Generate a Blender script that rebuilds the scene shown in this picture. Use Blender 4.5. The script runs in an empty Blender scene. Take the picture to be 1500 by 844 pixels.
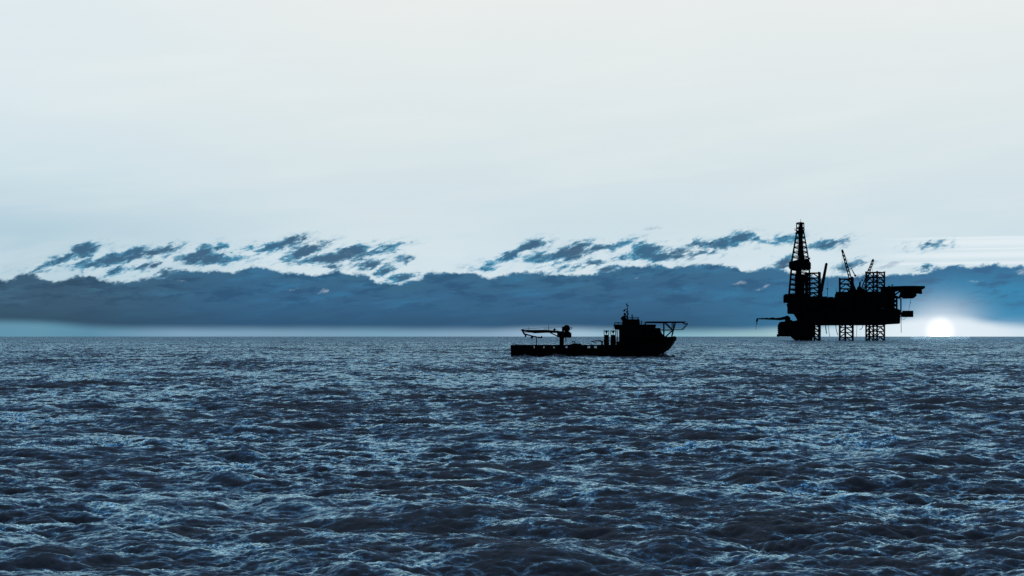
import bpy, bmesh, math, random
import numpy as np
from mathutils import Vector, Matrix
R = math.radians
SC = bpy.context.scene
COL = SC.collection

# ------------------------------------------------------------------ camera
F = 2083.0            # focal length in photo pixels (1500 wide)
H = 4.6               # eye height above the water
HY = 493.0            # horizon row in the photo
cam_d = bpy.data.cameras.new("camera")
cam = bpy.data.objects.new("camera", cam_d)
COL.objects.link(cam)
cam.location = (0, 0, H)
cam.rotation_euler = (R(90), 0, 0)
cam_d.sensor_width = 36.0
cam_d.lens = 36.0 * F / 1500.0
cam_d.shift_y = (HY - 422.0) / 1500.0
cam_d.clip_start = 0.2
cam_d.clip_end = 200000.0
SC.camera = cam

SC.view_settings.view_transform = 'Standard'
SC.view_settings.look = 'None'
SC.view_settings.exposure = 0.0
SC.view_settings.gamma = 1.0
SC.view_settings.use_curve_mapping = False
SC.cycles.max_bounces = 5
SC.cycles.use_denoising = False
SC.cycles.sample_clamp_indirect = 4.0
SC.cycles.sample_clamp_direct = 6.0

def lin(c):
    return tuple(((v / 255) / 12.92 if v / 255 <= 0.04045 else ((v / 255 + 0.055) / 1.055) ** 2.4) for v in c) + (1.0,)

SUN_PX, SUN_PY = 1377.0, 485.8
SUN_AZ = math.atan((SUN_PX - 750) / F)
SUN_EL = R(0.35)

# ------------------------------------------------------------------ world sky
def uv(px, py):
    """direction of a photo pixel as (azimuth, elevation) scaled to focal units"""
    dx = px - 750
    return math.atan(dx / F) * F, math.atan((HY - py) / math.hypot(F, dx)) * F

world = bpy.data.worlds.new("World")
SC.world = world
world.use_nodes = True
NT = world.node_tree
NT.nodes.clear()
N, L = NT.nodes, NT.links

def nd(t, **kw):
    n = N.new(t)
    for k, v in kw.items():
        setattr(n, k, v)
    return n

def setin(sock, v):
    if isinstance(v, bpy.types.NodeSocket):
        L.new(v, sock)
    else:
        sock.default_value = v

def M(op, a, b=None, c=None, clamp=False):
    n = nd('ShaderNodeMath', operation=op, use_clamp=clamp)
    setin(n.inputs[0], a)
    if b is not None: setin(n.inputs[1], b)
    if c is not None: setin(n.inputs[2], c)
    return n.outputs[0]

def smooth(x, a, b, lo=0.0, hi=1.0):
    n = nd('ShaderNodeMapRange', interpolation_type='SMOOTHSTEP')
    setin(n.inputs[0], x)
    n.inputs[1].default_value = a; n.inputs[2].default_value = b
    n.inputs[3].default_value = lo; n.inputs[4].default_value = hi
    return n.outputs[0]

def mixc(f, a, b, mode='MIX'):
    n = nd('ShaderNodeMix', data_type='RGBA', blend_type=mode)
    setin(n.inputs[0], f); setin(n.inputs[6], a); setin(n.inputs[7], b)
    return n.outputs[2]

def combine(x, y, z=0.0):
    n = nd('ShaderNodeCombineXYZ')
    setin(n.inputs[0], x); setin(n.inputs[1], y); setin(n.inputs[2], z)
    return n.outputs[0]

def noise(vec, scale, detail=5, rough=0.55, seed=0.0, dist=0.0):
    n = nd('ShaderNodeTexNoise', noise_dimensions='4D')
    L.new(vec, n.inputs['Vector'])
    n.inputs['W'].default_value = seed
    n.inputs['Scale'].default_value = scale
    n.inputs['Detail'].default_value = detail
    n.inputs['Roughness'].default_value = rough
    n.inputs['Distortion'].default_value = dist
    return n

def mapping(vec, loc=(0, 0, 0), rot=0.0, scale=(1, 1, 1), kind='TEXTURE'):
    n = nd('ShaderNodeMapping', vector_type=kind)
    L.new(vec, n.inputs[0])
    n.inputs[1].default_value = loc
    n.inputs[2].default_value = (0, 0, rot)
    n.inputs[3].default_value = scale
    return n.outputs[0]

def curve(x, pts, lo, hi, vlo, vhi):
    """piecewise curve of x; points are (x, value)"""
    xn = nd('ShaderNodeMapRange', clamp=True)
    setin(xn.inputs[0], x)
    xn.inputs[1].default_value = lo; xn.inputs[2].default_value = hi
    fc = nd('ShaderNodeFloatCurve')
    L.new(xn.outputs[0], fc.inputs[1])
    c = fc.mapping.curves[0]
    pts = [((a - lo) / (hi - lo), (v - vlo) / (vhi - vlo)) for a, v in pts]
    while len(c.points) < len(pts):
        c.points.new(0.5, 0.5)
    for p, (a, v) in zip(c.points, sorted(pts)):
        p.location = (a, v); p.handle_type = 'AUTO_CLAMPED'
    fc.mapping.update()
    out = nd('ShaderNodeMapRange', clamp=False)
    L.new(fc.outputs[0], out.inputs[0])
    out.inputs[3].default_value = vlo; out.inputs[4].default_value = vhi
    return out.outputs[0]

def ramp(x, lo, hi, stops):
    xn = nd('ShaderNodeMapRange', clamp=True)
    setin(xn.inputs[0], x)
    xn.inputs[1].default_value = lo; xn.inputs[2].default_value = hi
    r = nd('ShaderNodeValToRGB')
    L.new(xn.outputs[0], r.inputs[0])
    el = r.color_ramp.elements
    while len(el) < len(stops): el.new(0.5)
    for e, (p, c) in zip(el, stops):
        e.position = (p - lo) / (hi - lo); e.color = lin(c)
    return r.outputs[0]

tc = nd('ShaderNodeTexCoord')
sx = nd('ShaderNodeSeparateXYZ')
L.new(tc.outputs['Generated'], sx.inputs[0])
X_, Y_, Z_ = sx.outputs
AZ = M('ARCTAN2', X_, Y_)
EL = M('ARCTAN2', Z_, M('SQRT', M('ADD', M('MULTIPLY', X_, X_), M('MULTIPLY', Y_, Y_))))
U = M('MULTIPLY', AZ, F)
V = M('MULTIPLY', EL, F)
UV = combine(U, V)

# clear sky behind the clouds: gradient with height, and a bluer side away from the sun
HIGH = [(620, (206, 227, 240)), (850, (172, 210, 238)), (1250, (112, 172, 226)), (1750, (64, 124, 188)), (2300, (54, 84, 118)), (3400, (42, 54, 74))]
skyR = ramp(V, 0, 3600, [(0, (196, 214, 224)), (70, (206, 223, 231)), (120, (207, 224, 232)), (170, (206, 223, 230)),
                         (330, (222, 232, 234)), (500, (233, 237, 236))] + HIGH)
skyL = ramp(V, 0, 3600, [(0, (160, 190, 205)), (70, (180, 206, 218)), (150, (180, 207, 220)), (230, (205, 224, 232)), (330, (219, 232, 237)),
                         (500, (222, 234, 239))] + HIGH)
side = smooth(U, uv(-60, 0)[0], uv(560, 0)[0])
n_big = noise(mapping(UV, scale=(420, 150, 1)), 1.0, 2, 0.4, 3.3).outputs[0]
side = M('ADD', side, M('MULTIPLY', M('SUBTRACT', n_big, 0.5), 0.5), clamp=True)
sky = mixc(side, skyL, skyR)

# faint high haze
n_hz = noise(mapping(UV, rot=R(5), scale=(340, 46, 1)), 1.0, 5, 0.55, 77.0).outputs[0]
sky = mixc(M('MULTIPLY', smooth(n_hz, 0.42, 0.68), 0.14), sky, lin((243, 244, 240)))
# thin pale streaks to the right over the sun
stm = None
for (py, w, x0) in ((349, 1.5, 1290), (365, 1.3, 1340), (385.5, 1.8, 1250), (356, 5.0, 1300), (374, 4.0, 1280)):
    u0, v0 = uv(1400, py)
    wob = M('MULTIPLY', M('SUBTRACT', noise(mapping(UV, scale=(260, 18, 1)), 1.0, 2, 0.5, py).outputs[0], 0.5), 5.0)
    dv = M('ABSOLUTE', M('ADD', M('SUBTRACT', V, v0), wob))
    k = M('MULTIPLY', smooth(dv, 0, w * 2, 1, 0), smooth(U, uv(x0 - 40, 0)[0], uv(x0 + 120, 0)[0]))
    stm = k if stm is None else M('MAXIMUM', stm, k)
sky = mixc(M('MULTIPLY', stm, 0.55), sky, lin((240, 247, 250)))

# brighter air round the broken clouds
halo = M('MULTIPLY', smooth(V, 62, 95), smooth(V, 105, 150, 1, 0))
hal_n = smooth(noise(mapping(UV, rot=R(14), scale=(120, 26, 1)), 1.0, 4, 0.55, 8.1).outputs[0], 0.36, 0.62)
sky = mixc(M('MULTIPLY', M('MULTIPLY', halo, hal_n), 0.28), sky, lin((222, 237, 243)))

# warp that shears cloud edges up to the right
nw = noise(mapping(UV, rot=R(12), scale=(30, 14, 1)), 1.0, 6, 0.62, 1.7)
wv = nd('ShaderNodeVectorMath', operation='MULTIPLY_ADD')
L.new(nw.outputs['Color'], wv.inputs[0]); wv.inputs[1].default_value = (44, 22, 0); wv.inputs[2].default_value = (-22, -11, 0)
wadd = nd('ShaderNodeVectorMath', operation='ADD')
L.new(UV, wadd.inputs[0]); L.new(wv.outputs[0], wadd.inputs[1])
WUV = wadd.outputs[0]

def blobs(vec, lst, grow=1.0):
    tot = None
    for (px, py, a, b, t) in lst:
        u0, v0 = uv(px, py)
        b *= grow
        m = mapping(vec, loc=(u0, v0, 0), rot=R(t), scale=(a * (1.12 if grow > 1 else 1), b, 1e6))
        ln = nd('ShaderNodeVectorMath', operation='LENGTH')
        L.new(m, ln.inputs[0])
        k = M('MULTIPLY_ADD', ln.outputs['Value'], -b, b)
        tot = k if tot is None else M('MAXIMUM', tot, k)
    return tot

CL = [(96, 378, 36, 6.5, 22), (124, 367, 24, 8, 18), (135, 388, 26, 6, 6), (172, 378, 44, 9, 10), (188, 372, 24, 9, 22), (225, 370, 26, 5, 10), (247, 364, 20, 5, 12),
      (305, 380, 48, 8, 0), (293, 370, 20, 9, 16), (322, 361, 10, 6, 20), (168, 397, 15, 5, 25), (190, 394, 10, 4, 15), (213, 391, 16, 5, 20), (237, 401, 15, 6, 15), (55, 397, 14, 3, 4),
      (408, 360, 34, 7, 16), (425, 352, 16, 5, 22), (367, 364, 16, 5, 8), (448, 367, 33, 7.5, 22), (485, 378, 46, 8, 6), (512, 371, 30, 9, 18), (545, 369, 24, 5, 6), (576, 361, 22, 5, 12),
      (595, 379, 10, 6, 0), (487, 389, 14, 5, 0), (542, 387, 24, 5, 10), (564, 397, 14, 7, 8), (592, 408, 22, 5, 14),
      (744, 375, 28, 6.5, 24), (776, 361, 26, 8, 20), (790, 377, 24, 6, 8), (826, 373, 46, 9, 10), (840, 366, 24, 9, 22), (880, 364, 26, 5, 10), (903, 358, 22, 5, 12),
      (960, 376, 48, 8, 0), (946, 366, 22, 10, 8), (988, 369, 22, 5, 6), (1020, 371, 22, 4, 2), (823, 392, 15, 5, 20), (845, 391, 10, 4, 15), (868, 386, 16, 5, 16), (892, 395, 15, 6, 14), (710, 393, 14, 3, 0),
      (1058, 357, 38, 7, 10), (1082, 349, 24, 8.5, 18), (1025, 357, 15, 7, 0), (1106, 351, 10, 4, 24), (1146, 353, 26, 5.5, 8), (1147, 385, 17, 7.5, 14), (1214, 357, 27, 6.5, 12),
      (1248, 388, 19, 5.5, 14), (1357, 391, 12, 5.5, 28), (1366, 360, 20, 3.6, 4)]
fld = blobs(WUV, CL, 1.05)
nf = noise(mapping(UV, rot=R(20), scale=(10, 5, 1)), 1.0, 5, 0.62, 5.2).outputs[0]
nf2 = noise(mapping(UV, rot=R(17), scale=(24, 8, 1)), 1.0, 7, 0.68, 15.2, 0.8).outputs[0]
fld = M('ADD', M('ADD', fld, M('MULTIPLY', M('SUBTRACT', nf, 0.5), 9.0)), M('MULTIPLY', M('SUBTRACT', nf2, 0.52), 21.0))
cl_mask = smooth(fld, -2.0, 2.3)
n_c = noise(mapping(UV, rot=R(18), scale=(26, 9, 1)), 1.0, 5, 0.55, 9.9).outputs[0]
deep = smooth(M('ADD', fld, M('MULTIPLY', M('SUBTRACT', n_c, 0.5), 9.0)), 0.0, 5.2)
n_t = smooth(noise(mapping(UV, scale=(150, 60, 1)), 1.0, 2, 0.5, 12.9).outputs[0], 0.35, 0.65)
c_in = mixc(n_t, lin((58, 90, 118)), lin((46, 98, 132)))
c_out = mixc(n_t, lin((98, 142, 168)), lin((72, 150, 184)))
cl_col = mixc(deep, c_out, c_in)
faint = M('MULTIPLY', smooth(fld, -6.5, 1.0), smooth(nf2, 0.40, 0.6))
sky = mixc(M('MULTIPLY', faint, 0.55), sky, lin((150, 190, 210)))
sky = mixc(M('MULTIPLY', cl_mask, 0.96), sky, cl_col)
# very thin wisps
fw = blobs(WUV, [(957, 333, 14, 3.2, 10), (1302, 387, 22, 4.5, 10), (1232, 360, 16, 3, 4)])
fw = M('ADD', fw, M('MULTIPLY', M('SUBTRACT', nf, 0.55), 8.0))
sky = mixc(M('MULTIPLY', smooth(fw, -1, 3), 0.34), sky, lin((70, 120, 155)))

# the long cloud bank
top = [(-400, 404), (-150, 400), (0, 409), (45, 402), (72, 411), (118, 405), (160, 411), (200, 409), (245, 403), (278, 396), (330, 397), (380, 392), (424, 400), (455, 402), (495, 399), (540, 406), (562, 413), (592, 413),
       (622, 404), (655, 399), (700, 402), (712, 407), (765, 400), (800, 401), (850, 405), (885, 398), (938, 389), (990, 391), (1050, 387), (1080, 392), (1090, 398), (1130, 394), (1158, 400), (1190, 406),
       (1240, 404), (1290, 405), (1330, 401), (1345, 402), (1366, 394), (1400, 390), (1450, 389), (1488, 390), (1510, 392), (1800, 398)]
topu = [(uv(a, b)[0], uv(a, b)[1]) for a, b in top]
vtop = curve(U, topu, uv(-400, 0)[0], uv(1800, 0)[0], 60, 120)
n_e1 = noise(mapping(UV, rot=R(10), scale=(28, 20, 1)), 1.0, 6, 0.6, 21.0).outputs[0]
n_e2 = noise(mapping(UV, rot=R(25), scale=(7, 4, 1)), 1.0, 4, 0.6, 23.0).outputs[0]
dtop = M('ADD', M('SUBTRACT', vtop, V), M('ADD', M('MULTIPLY', M('SUBTRACT', n_e1, 0.5), 24.0), M('MULTIPLY', M('SUBTRACT', n_e2, 0.5), 9.0)))
# gaps of bright sky inside the bank
gap = blobs(WUV, [(273, 412, 9, 3.4, 10), (428, 423, 16, 4.5, 8), (472, 426, 14, 5, 14), (928, 406, 9, 3.4, 10), (1086, 416, 15, 4.5, 8), (1421, 411, 18, 3, 0), (1497, 399, 18, 6, 6), (1120, 420, 14, 5, 20)])
gap = M('ADD', gap, M('MULTIPLY', M('SUBTRACT', nf, 0.55), 8.0))
gap = M('ADD', gap, M('MULTIPLY', M('SUBTRACT', nf2, 0.5), 12.0))
bank = M('MULTIPLY', smooth(dtop, -2.2, 2.6), smooth(gap, 1.0, 5.5, 1, 0.55))
lowv = curve(U, [(uv(a, b)[0], uv(a, b)[1]) for a, b in [(-400, 466), (0, 471), (50, 472), (140, 479), (200, 481), (500, 482), (700, 483), (800, 481), (900, 483), (1050, 484), (1150, 481), (1230, 476), (1300, 471), (1377, 466), (1440, 472), (1500, 478), (1800, 480)]],
             uv(-400, 0)[0], uv(1800, 0)[0], 0, 60)
n_lo = noise(mapping(UV, scale=(90, 12, 1)), 1.0, 3, 0.5, 31.0).outputs[0]
dlow = M('ADD', M('SUBTRACT', V, lowv), M('MULTIPLY', M('SUBTRACT', n_lo, 0.5), 3.0))
bank = M('MULTIPLY', bank, smooth(dlow, -8, 8))
# colour of the bank
kL = smooth(U, uv(60, 0)[0], uv(420, 0)[0])
kR = smooth(U, uv(950, 0)[0], uv(1420, 0)[0])
b_lo = mixc(kR, mixc(kL, lin((52, 80, 102)), lin((50, 88, 120))), lin((66, 140, 180)))
b_mid = mixc(kR, mixc(kL, lin((60, 90, 113)), lin((56, 99, 134))), lin((60, 132, 172)))
b_top = mixc(kR, mixc(kL, lin((60, 92, 116)), lin((60, 104, 136))), lin((60, 112, 150)))
bcol = mixc(smooth(V, 18, 48), b_lo, b_mid)
bcol = mixc(smooth(dtop, 6, 34, 1, 0), bcol, b_top)
n_b1 = noise(mapping(UV, rot=R(6), scale=(95, 15, 1)), 1.0, 6, 0.6, 41.0).outputs[0]
n_b2 = noise(mapping(UV, rot=R(4), scale=(55, 14, 1)), 1.0, 6, 0.62, 47.0).outputs[0]
upper = smooth(V, 20, 62, 0.12, 1)
bcol = mixc(M('MULTIPLY', M('MULTIPLY', smooth(n_b1, 0.46, 0.70), 0.6), upper), bcol, mixc(kL, lin((74, 116, 142)), lin((60, 124, 164))))
dark = M('MULTIPLY', M('MULTIPLY', smooth(n_b2, 0.38, 0.52, 1, 0), 0.75), upper)
bcol = mixc(dark, bcol, mixc(kR, mixc(kL, lin((48, 74, 98)), lin((46, 84, 118))), lin((58, 98, 136))))
edge = M('MULTIPLY', smooth(dtop, 0.3, 3.6, 1, 0), 0.5)
bcol = mixc(edge, bcol, mixc(kL, lin((82, 126, 152)), lin((84, 150, 182))))
# air under the bank, along the horizon
air = ramp(U, uv(-200, 0)[0], uv(1600, 0)[0],
           [(uv(-200, 0)[0], (96, 142, 168)), (uv(60, 0)[0], (98, 148, 172)), (uv(130, 0)[0], (92, 142, 168)), (uv(270, 0)[0], (126, 162, 188)), (uv(420, 0)[0], (122, 158, 182)), (uv(560, 0)[0], (118, 160, 184)),
            (uv(720, 0)[0], (134, 165, 190)), (uv(850, 0)[0], (160, 190, 210)), (uv(960, 0)[0], (120, 172, 190)), (uv(1120, 0)[0], (152, 188, 196)), (uv(1220, 0)[0], (190, 216, 228)),
            (uv(1377, 0)[0], (232, 242, 248)), (uv(1500, 0)[0], (200, 220, 232))])
low_k = smooth(V, 30, 56, 1, 0)
sky = mixc(low_k, sky, air)
sky = mixc(bank, sky, bcol)

# glow of the low sun in the sky
su, sv = SUN_AZ * F, (HY - SUN_PY)
gm = mapping(UV, loc=(su, sv, 0), scale=(1.35, 1.0, 1e6))
gl = nd('ShaderNodeVectorMath', operation='LENGTH'); L.new(gm, gl.inputs[0])
gd = gl.outputs['Value']
g_wide = M('MULTIPLY', M('POWER', smooth(gd, 0, 100, 1, 0), 2.6), 0.95)
g_band = M('MULTIPLY', M('MULTIPLY', smooth(V, 0, 34, 1, 0), smooth(M('ABSOLUTE', M('SUBTRACT', U, su)), 0, 190, 1, 0)), 0.75)
sky = mixc(M('MAXIMUM', g_wide, g_band), sky, lin((228, 238, 246)))
gm2 = mapping(UV, loc=(su, sv, 0), scale=(1.0, 1.0, 1e6))
gl2 = nd('ShaderNodeVectorMath', operation='LENGTH'); L.new(gm2, gl2.inputs[0])
g_near = M('MULTIPLY', smooth(gl2.outputs['Value'], 8, 25, 1, 0), 1.0)
sky = mixc(g_near, sky, (1.15, 1.18, 1.2, 1))

# the sky away from the sun is dusky
away = smooth(M('ABSOLUTE', AZ), R(50), R(130))
sky = mixc(away, sky, mixc(smooth(V, 0, 2500), lin((26, 44, 70)), lin((12, 26, 48))))

bg = nd('ShaderNodeBackground')
L.new(sky, bg.inputs[0]); bg.inputs[1].default_value = 1.0
# physical sky for the same low sun, kept faint (dusk) and graded blue
nish = nd('ShaderNodeTexSky', sky_type='NISHITA')
nish.sun_disc = False
nish.sun_elevation = R(1.0)
nish.sun_rotation = SUN_AZ
nish.air_density = 1.0; nish.dust_density = 0.5; nish.ozone_density = 3.0
bw = nd('ShaderNodeRGBToBW'); L.new(nish.outputs[0], bw.inputs[0])
tint = mixc(1.0, (0.30, 0.62, 1.0, 1), bw.outputs[0], 'MULTIPLY')
bg2 = nd('ShaderNodeBackground')
L.new(tint, bg2.inputs[0]); bg2.inputs[1].default_value = 0.002
addw = nd('ShaderNodeAddShader')
L.new(bg.outputs[0], addw.inputs[0]); L.new(bg2.outputs[0], addw.inputs[1])
wo = nd('ShaderNodeOutputWorld')
L.new(addw.outputs[0], wo.inputs[0])
world.cycles.sampling_method = 'MANUAL'
world.cycles.sample_map_resolution = 512

# ------------------------------------------------------------------ sun
sd = bpy.data.lights.new("sunlight", 'SUN')
sd.energy = 0.003
sd.angle = R(2.2)
sd.color = (0.92, 0.97, 1.0)
so = bpy.data.objects.new("sunlight", sd)
COL.objects.link(so)
sdir = Vector((math.sin(SUN_AZ) * math.cos(SUN_EL), math.cos(SUN_AZ) * math.cos(SUN_EL), math.sin(SUN_EL)))
so.rotation_euler = (-sdir).to_track_quat('-Z', 'Y').to_euler()
so.location = (0, 0, 60)

# ------------------------------------------------------------------ materials
def new_mat(name):
    m = bpy.data.materials.new(name)
    m.use_nodes = True
    return m, m.node_tree, m.node_tree.nodes['Principled BSDF']

def paint(name, col, rough=0.7, spec=0.15, rust=0.3, metal=0.0):
    m, nt, b = new_mat(name)
    tcn = nt.nodes.new('ShaderNodeTexCoord')
    ns = nt.nodes.new('ShaderNodeTexNoise'); ns.inputs['Scale'].default_value = 0.35; ns.inputs['Detail'].default_value = 6
    nt.links.new(tcn.outputs['Object'], ns.inputs['Vector'])
    mr = nt.nodes.new('ShaderNodeMapRange'); mr.inputs[1].default_value = 0.52; mr.inputs[2].default_value = 0.68; mr.inputs[4].default_value = rust
    nt.links.new(ns.outputs[0], mr.inputs[0])
    mx = nt.nodes.new('ShaderNodeMix'); mx.data_type = 'RGBA'
    mx.inputs[6].default_value = (*col, 1); mx.inputs[7].default_value = (col[0] * 1.6 + 0.002, col[1] * 1.1, col[2] * 0.9, 1)
    nt.links.new(mr.outputs[0], mx.inputs[0])
    nt.links.new(mx.outputs[2], b.inputs['Base Color'])
    b.inputs['Roughness'].default_value = rough
    b.inputs['Specular IOR Level'].default_value = spec
    b.inputs['Metallic'].default_value = metal
    return m

MAT = dict(  # near-black bases: the shade of the backlit silhouettes is put into the colour
    steel=paint('silhouette_rig_steel', (0.006, 0.006, 0.007)),
    hull=paint('silhouette_hull_paint', (0.005, 0.005, 0.006)),
    house=paint('silhouette_superstructure_paint', (0.006, 0.006, 0.006)),
    deck=paint('silhouette_deck_paint', (0.005, 0.006, 0.005), 0.85),
    rubber=paint('black_hose_rubber', (0.006, 0.006, 0.006), 0.8),
    wire=paint('silhouette_wire_rope', (0.007, 0.007, 0.008), 0.6),
)

def water_mat():
    m = bpy.data.materials.new('sea_water'); m.use_nodes = True
    nt = m.node_tree; nt.nodes.clear()
    n, l = nt.nodes, nt.links
    geo = n.new('ShaderNodeNewGeometry')
    def nz(rot, sc, detail, rough, seed, dist=0.0):
        mp = n.new('ShaderNodeMapping'); mp.vector_type = 'TEXTURE'
        l.new(geo.outputs['Position'], mp.inputs[0])
        mp.inputs[2].default_value = (0, 0, rot); mp.inputs[3].default_value = (sc[0], sc[1], sc[1])
        t = n.new('ShaderNodeTexNoise'); t.noise_dimensions = '4D'
        l.new(mp.outputs[0], t.inputs['Vector']); t.inputs['W'].default_value = seed
        t.inputs['Scale'].default_value = 1.0; t.inputs['Detail'].default_value = detail; t.inputs['Roughness'].default_value = rough
        t.inputs['Distortion'].default_value = dist
        return t
    def vm(op, a, c, d=None):
        k = n.new('ShaderNodeVectorMath'); k.operation = op
        for i, v in enumerate((a, c) if d is None else (a, c, d)):
            if isinstance(v, bpy.types.NodeSocket): l.new(v, k.inputs[i])
            else: k.inputs[i].default_value = v
        return k.outputs[0]
    # ripples tilt the surface: three sizes of them, stronger inside gusts
    gust = nz(R(8), (11, 6), 4, 0.6, 3.0).outputs[0]
    gm_ = n.new('ShaderNodeMapRange'); l.new(gust, gm_.inputs[0])
    gm_.inputs[1].default_value = 0.36; gm_.inputs[2].default_value = 0.64; gm_.inputs[3].default_value = G_LO; gm_.inputs[4].default_value = G_HI
    t1 = vm('MULTIPLY', vm('SUBTRACT', nz(R(7), (1.25, 0.85), 5, 0.86, 1.0, 0.3).outputs['Color'], (0.5, 0.5, 0.5)), (0.75, A1, 0))
    t2 = vm('MULTIPLY', vm('SUBTRACT', nz(R(-9), (9.0, 8.0), 3, 0.75, 2.0, 0.3).outputs['Color'], (0.5, 0.5, 0.5)), (0.4, A2, 0))
    t3 = vm('MULTIPLY', vm('SUBTRACT', nz(R(4), (34, 42), 3, 0.6, 6.0).outputs['Color'], (0.5, 0.5, 0.5)), (0.1, A3, 0))
    t = vm('ADD', vm('ADD', t1, t2), t3)
    sc_ = n.new('ShaderNodeVectorMath'); sc_.operation = 'SCALE'
    l.new(t, sc_.inputs[0]); l.new(gm_.outputs[0], sc_.inputs['Scale'])
    nr = vm('NORMALIZE', vm('ADD', vm('ADD', geo.outputs['Normal'], sc_.outputs[0]), (0.0, -0.225, 0.0)), (0, 0, 0))
    gl_ = n.new('ShaderNodeBsdfGlossy'); gl_.inputs['Color'].default_value = (0.55, 0.84, 1.0, 1); gl_.inputs['Roughness'].default_value = 0.05
    df = n.new('ShaderNodeBsdfDiffuse'); df.inputs['Color'].default_value = (0.21, 0.17, 0.15, 1)
    fr = n.new('ShaderNodeFresnel'); fr.inputs['IOR'].default_value = 1.34
    mx = n.new('ShaderNodeMixShader')
    l.new(nr, gl_.inputs['Normal']); l.new(nr, fr.inputs['Normal'])
    l.new(fr.outputs[0], mx.inputs[0]); l.new(df.outputs[0], mx.inputs[1]); l.new(gl_.outputs[0], mx.inputs[2])
    out = n.new('ShaderNodeOutputMaterial'); l.new(mx.outputs[0], out.inputs[0])
    return m
G_LO, G_HI, A1, A2, A3 = 0.7, 1.3, 3.8, 2.0, 1.3
MAT['water'] = water_mat()

# ------------------------------------------------------------------ the sea
rng = np.random.default_rng(7)
def cascade(n, Lm, lam_lo, lam_hi, seed, lam_p=7.5, wind=R(78)):
    r = np.random.default_rng(seed)
    k1 = 2 * np.pi * np.fft.fftfreq(n, Lm / n)
    kx, ky = np.meshgrid(k1, k1, indexing='ij')
    k = np.hypot(kx, ky); k[0, 0] = 1e9
    kp = 2 * np.pi / lam_p
    c = (kx * np.cos(wind) + ky * np.sin(wind)) / k
    spread = 0.07 + np.abs(c) ** 3.0
    P = k ** -3.65 * np.exp(-1.1 * (kp / k) ** 2) * spread
    P[(k > 2 * np.pi / lam_lo) | (k < 2 * np.pi / lam_hi)] = 0
    dk = 2 * np.pi / Lm
    amp = np.sqrt(P) * dk
    hh = amp * (r.standard_normal((n, n)) + 1j * r.standard_normal((n, n)))
    nn = n * n
    h = np.fft.ifft2(hh).real * nn
    dx = np.fft.ifft2(-1j * kx / k * hh).real * nn
    dy = np.fft.ifft2(-1j * ky / k * hh).real * nn
    return [a.astype(np.float32) for a in (h, dx, dy)]

def sample(fields, n, Lm, x, y):
    fx = (x / Lm) % 1.0 * n; fy = (y / Lm) % 1.0 * n
    i0 = np.floor(fx).astype(np.int32); j0 = np.floor(fy).astype(np.int32)
    tx = (fx - i0).astype(np.float32); ty = (fy - j0).astype(np.float32)
    i0 %= n; j0 %= n; i1 = (i0 + 1) % n; j1 = (j0 + 1) % n
    out = []
    for a in fields:
        out.append((a[i0, j0] * (1 - tx) + a[i1, j0] * tx) * (1 - ty) + (a[i0, j1] * (1 - tx) + a[i1, j1] * tx) * ty)
    return out

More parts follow.
